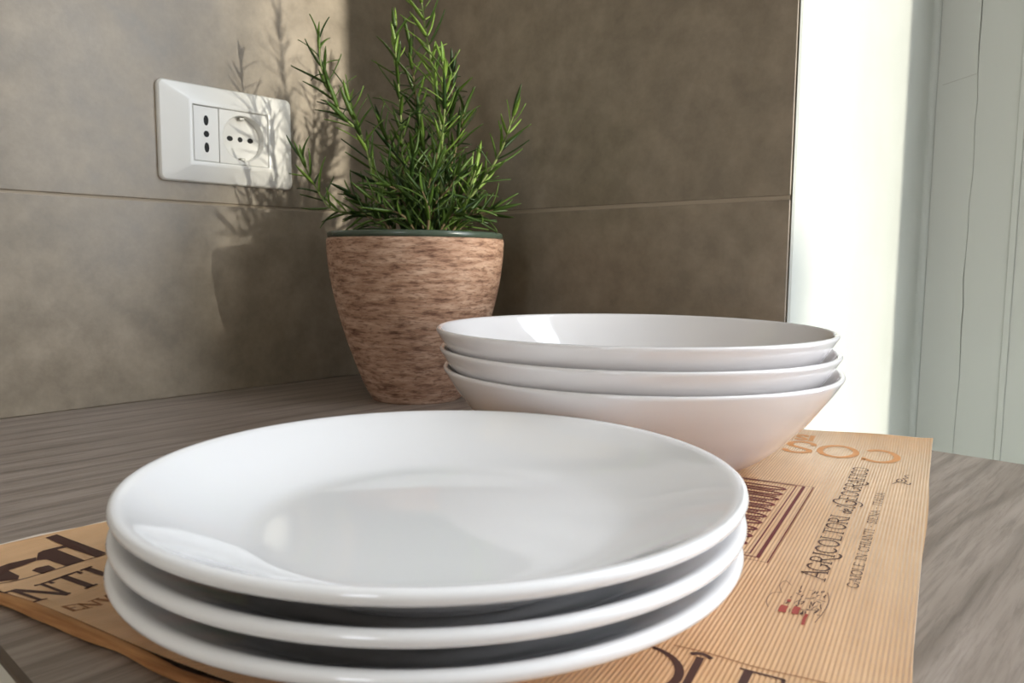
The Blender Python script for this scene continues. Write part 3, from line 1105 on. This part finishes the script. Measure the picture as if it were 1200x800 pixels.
FILL = [
    ([(495, 268), (478, 245), (462, 222), (455, 196)], -0.02, -0.03),
    ([(505, 268), (497, 235), (508, 205), (512, 178)], -0.02, -0.035),
    ([(512, 268), (530, 248), (538, 222), (537, 196)], -0.01, -0.02),
    ([(500, 268), (476, 256), (452, 244), (436, 232)], -0.05, -0.07),
    ([(505, 268), (525, 256), (545, 250), (560, 244)], -0.05, -0.065),
    ([(498, 268), (503, 250), (498, 232), (492, 218)], -0.055, -0.07),
    ([(515, 268), (545, 262), (566, 252), (582, 250)], 0.0, -0.01),
    ([(468, 268), (448, 264), (432, 254), (416, 250)], 0.0, 0.0),
    ([(490, 268), (480, 230), (470, 195), (452, 160), (446, 142)], 0.0, 0.0),
    ([(500, 268), (500, 220), (497, 170), (490, 130)], 0.01, 0.02),
    ([(505, 268), (515, 230), (530, 190), (540, 150), (544, 128)], 0.0, 0.01),
    ([(512, 268), (530, 240), (548, 215), (556, 200)], 0.01, 0.03),
    ([(500, 268), (490, 245), (470, 225), (448, 215)], -0.03, -0.055),
    ([(500, 268), (510, 240), (525, 222), (535, 205)], -0.03, -0.055),
    ([(515, 268), (540, 258), (562, 250), (578, 246)], -0.03, -0.04),
    ([(480, 268), (455, 258), (430, 240), (410, 226)], 0.01, 0.02),
    ([(495, 268), (485, 235), (482, 205), (484, 180)], -0.03, -0.045),
    ([(505, 268), (500, 240), (503, 215), (508, 200)], -0.04, -0.06),
    ([(510, 268), (528, 252), (545, 240), (556, 226)], 0.02, 0.04),
    ([(490, 268), (494, 200), (488, 120), (482, 70), (480, 48)], 0.02, 0.03),
    ([(505, 268), (512, 200), (526, 140), (530, 96), (530, 80)], 0.01, 0.02),
    ([(470, 268), (452, 262), (436, 256), (424, 250)], -0.03, -0.04),
]


def path3(pts, d0, d1):
    n = len(pts)
    P = [tuple(at_depth(x, y, D0 + d0 + (d1 - d0) * i / (n - 1)) - RV) for i, (x, y) in enumerate(pts)]
    P[0] = (P[0][0], P[0][1], min(P[0][2], 0.002) if pts[0][1] > 260 else P[0][2])
    return [Vector(q_) for q_ in catmull(P, 8)]


def nodes_along(path, spacing):
    out, acc, tot = [], 0.0, 0.0
    lens = [(b_ - a_).length for a_, b_ in zip(path, path[1:])]
    total = sum(lens)
    nxt = spacing
    for (a_, b_), l in zip(zip(path, path[1:]), lens):
        while nxt <= tot + l:
            f_ = (nxt - tot) / l
            out.append((a_.lerp(b_, f_), (b_ - a_).normalized(), nxt / total))
            nxt += spacing
        tot += l
    return out


def leaf_frames(path, spacing, rnd, tipup=True):
    """yield position, matrix, scale, relative height"""
    for i, (p_, t_, f_) in enumerate(nodes_along(path, spacing)):
        ref = Vector((0.2, 0.3, 1)) if abs(t_.z) < 0.8 else Vector((1, 0.4, 0))
        n_ = (ref - t_ * ref.dot(t_)).normalized()
        b_ = t_.cross(n_)
        base = i * math.radians(97) + rnd.uniform(-0.35, 0.35)
        for s_ in (0, 1):
            a_ = base + s_ * math.pi + rnd.uniform(-0.25, 0.25)
            out = n_ * math.cos(a_) + b_ * math.sin(a_)
            op = math.radians(rnd.uniform(30, 68) if f_ < 0.88 else rnd.uniform(8, 36))
            d_ = (t_ * math.cos(op) + out * math.sin(op) + Vector((0, 0, 0.12))).normalized()
            y_ = d_.cross(t_).normalized()
            z_ = d_.cross(y_)
            if z_.dot(t_) < 0:
                z_ = -z_
                y_ = -y_
            y_ = z_.cross(d_)
            sc = rnd.uniform(0.72, 1.12) * (1.0 if f_ < 0.85 else 0.8)
            tip = RV + p_ + d_ * 0.029 * sc
            low = min(tip.z, (RV + p_).z)
            if low < 0.1405 and (tip - PC).xy.length > 0.056:
                continue                     # a leaf that would cut through the pot rim
            yield p_, Matrix((d_, y_, z_)).transposed(), sc, f_


rnd = random.Random(11)
count = 0
for pts, d0, d1, rad, young, sp in STEMS:
    path = path3(pts, d0, d1)
    n = len(path)
    bm = bmesh.new()
    tube(bm, path, [rad * (1 - 0.62 * i / (n - 1)) for i in range(n)])
    stm = obj('stem', bm, 'stem', ros, smooth=True)
    for p_, mx, sc, f_ in leaf_frames(path, sp, rnd):
        if (RV + p_).z < 0.136 and f_ < 0.15:
            continue
        yng = rnd.random() < young * (0.35 + 0.9 * f_)
        lo = bpy.data.objects.new('leaf', rnd.choice(LY if yng else LM))
        COL.objects.link(lo)
        lo.parent = stm
        lo.matrix_local = Matrix.Translation(p_) @ mx.to_4x4() @ Matrix.Diagonal((sc, rnd.uniform(0.85, 1.2), 1, 1))
        count += 1
print('leaf parts', count)
# denser inner growth: one joined mesh
bmF = bmesh.new()
bmS = bmesh.new()
tmpl = [leaf_bm(0.028, 0.0032, c) for c in (-0.1, 0.1, 0.28)]
for pts, d0, d1 in FILL:
    path = path3(pts, d0, d1)
    n = len(path)
    tube(bmS, path, [0.0012 * (1 - 0.6 * i / (n - 1)) for i in range(n)], 6)
    for p_, mx, sc, f_ in leaf_frames(path, 0.0058, rnd):
        if (RV + p_).z < 0.134:
            continue
        src = rnd.choice(tmpl)
        T = Matrix.Translation(p_) @ mx.to_4x4() @ Matrix.Diagonal((sc, 1, 1, 1))
        mp_ = {}
        for vt in src.verts:
            mp_[vt] = bmF.verts.new(T @ vt.co)
        for fc in src.faces:
            bmF.faces.new([mp_[q_] for q_ in fc.verts])
for t_ in tmpl:
    t_.free()
o = obj('foliage', bmF, 'leaf', ros, smooth=True)
o['kind'] = 'stuff'
o = obj('inner_stems', bmS, 'stem_wood', ros, smooth=True)
o['kind'] = 'stuff'
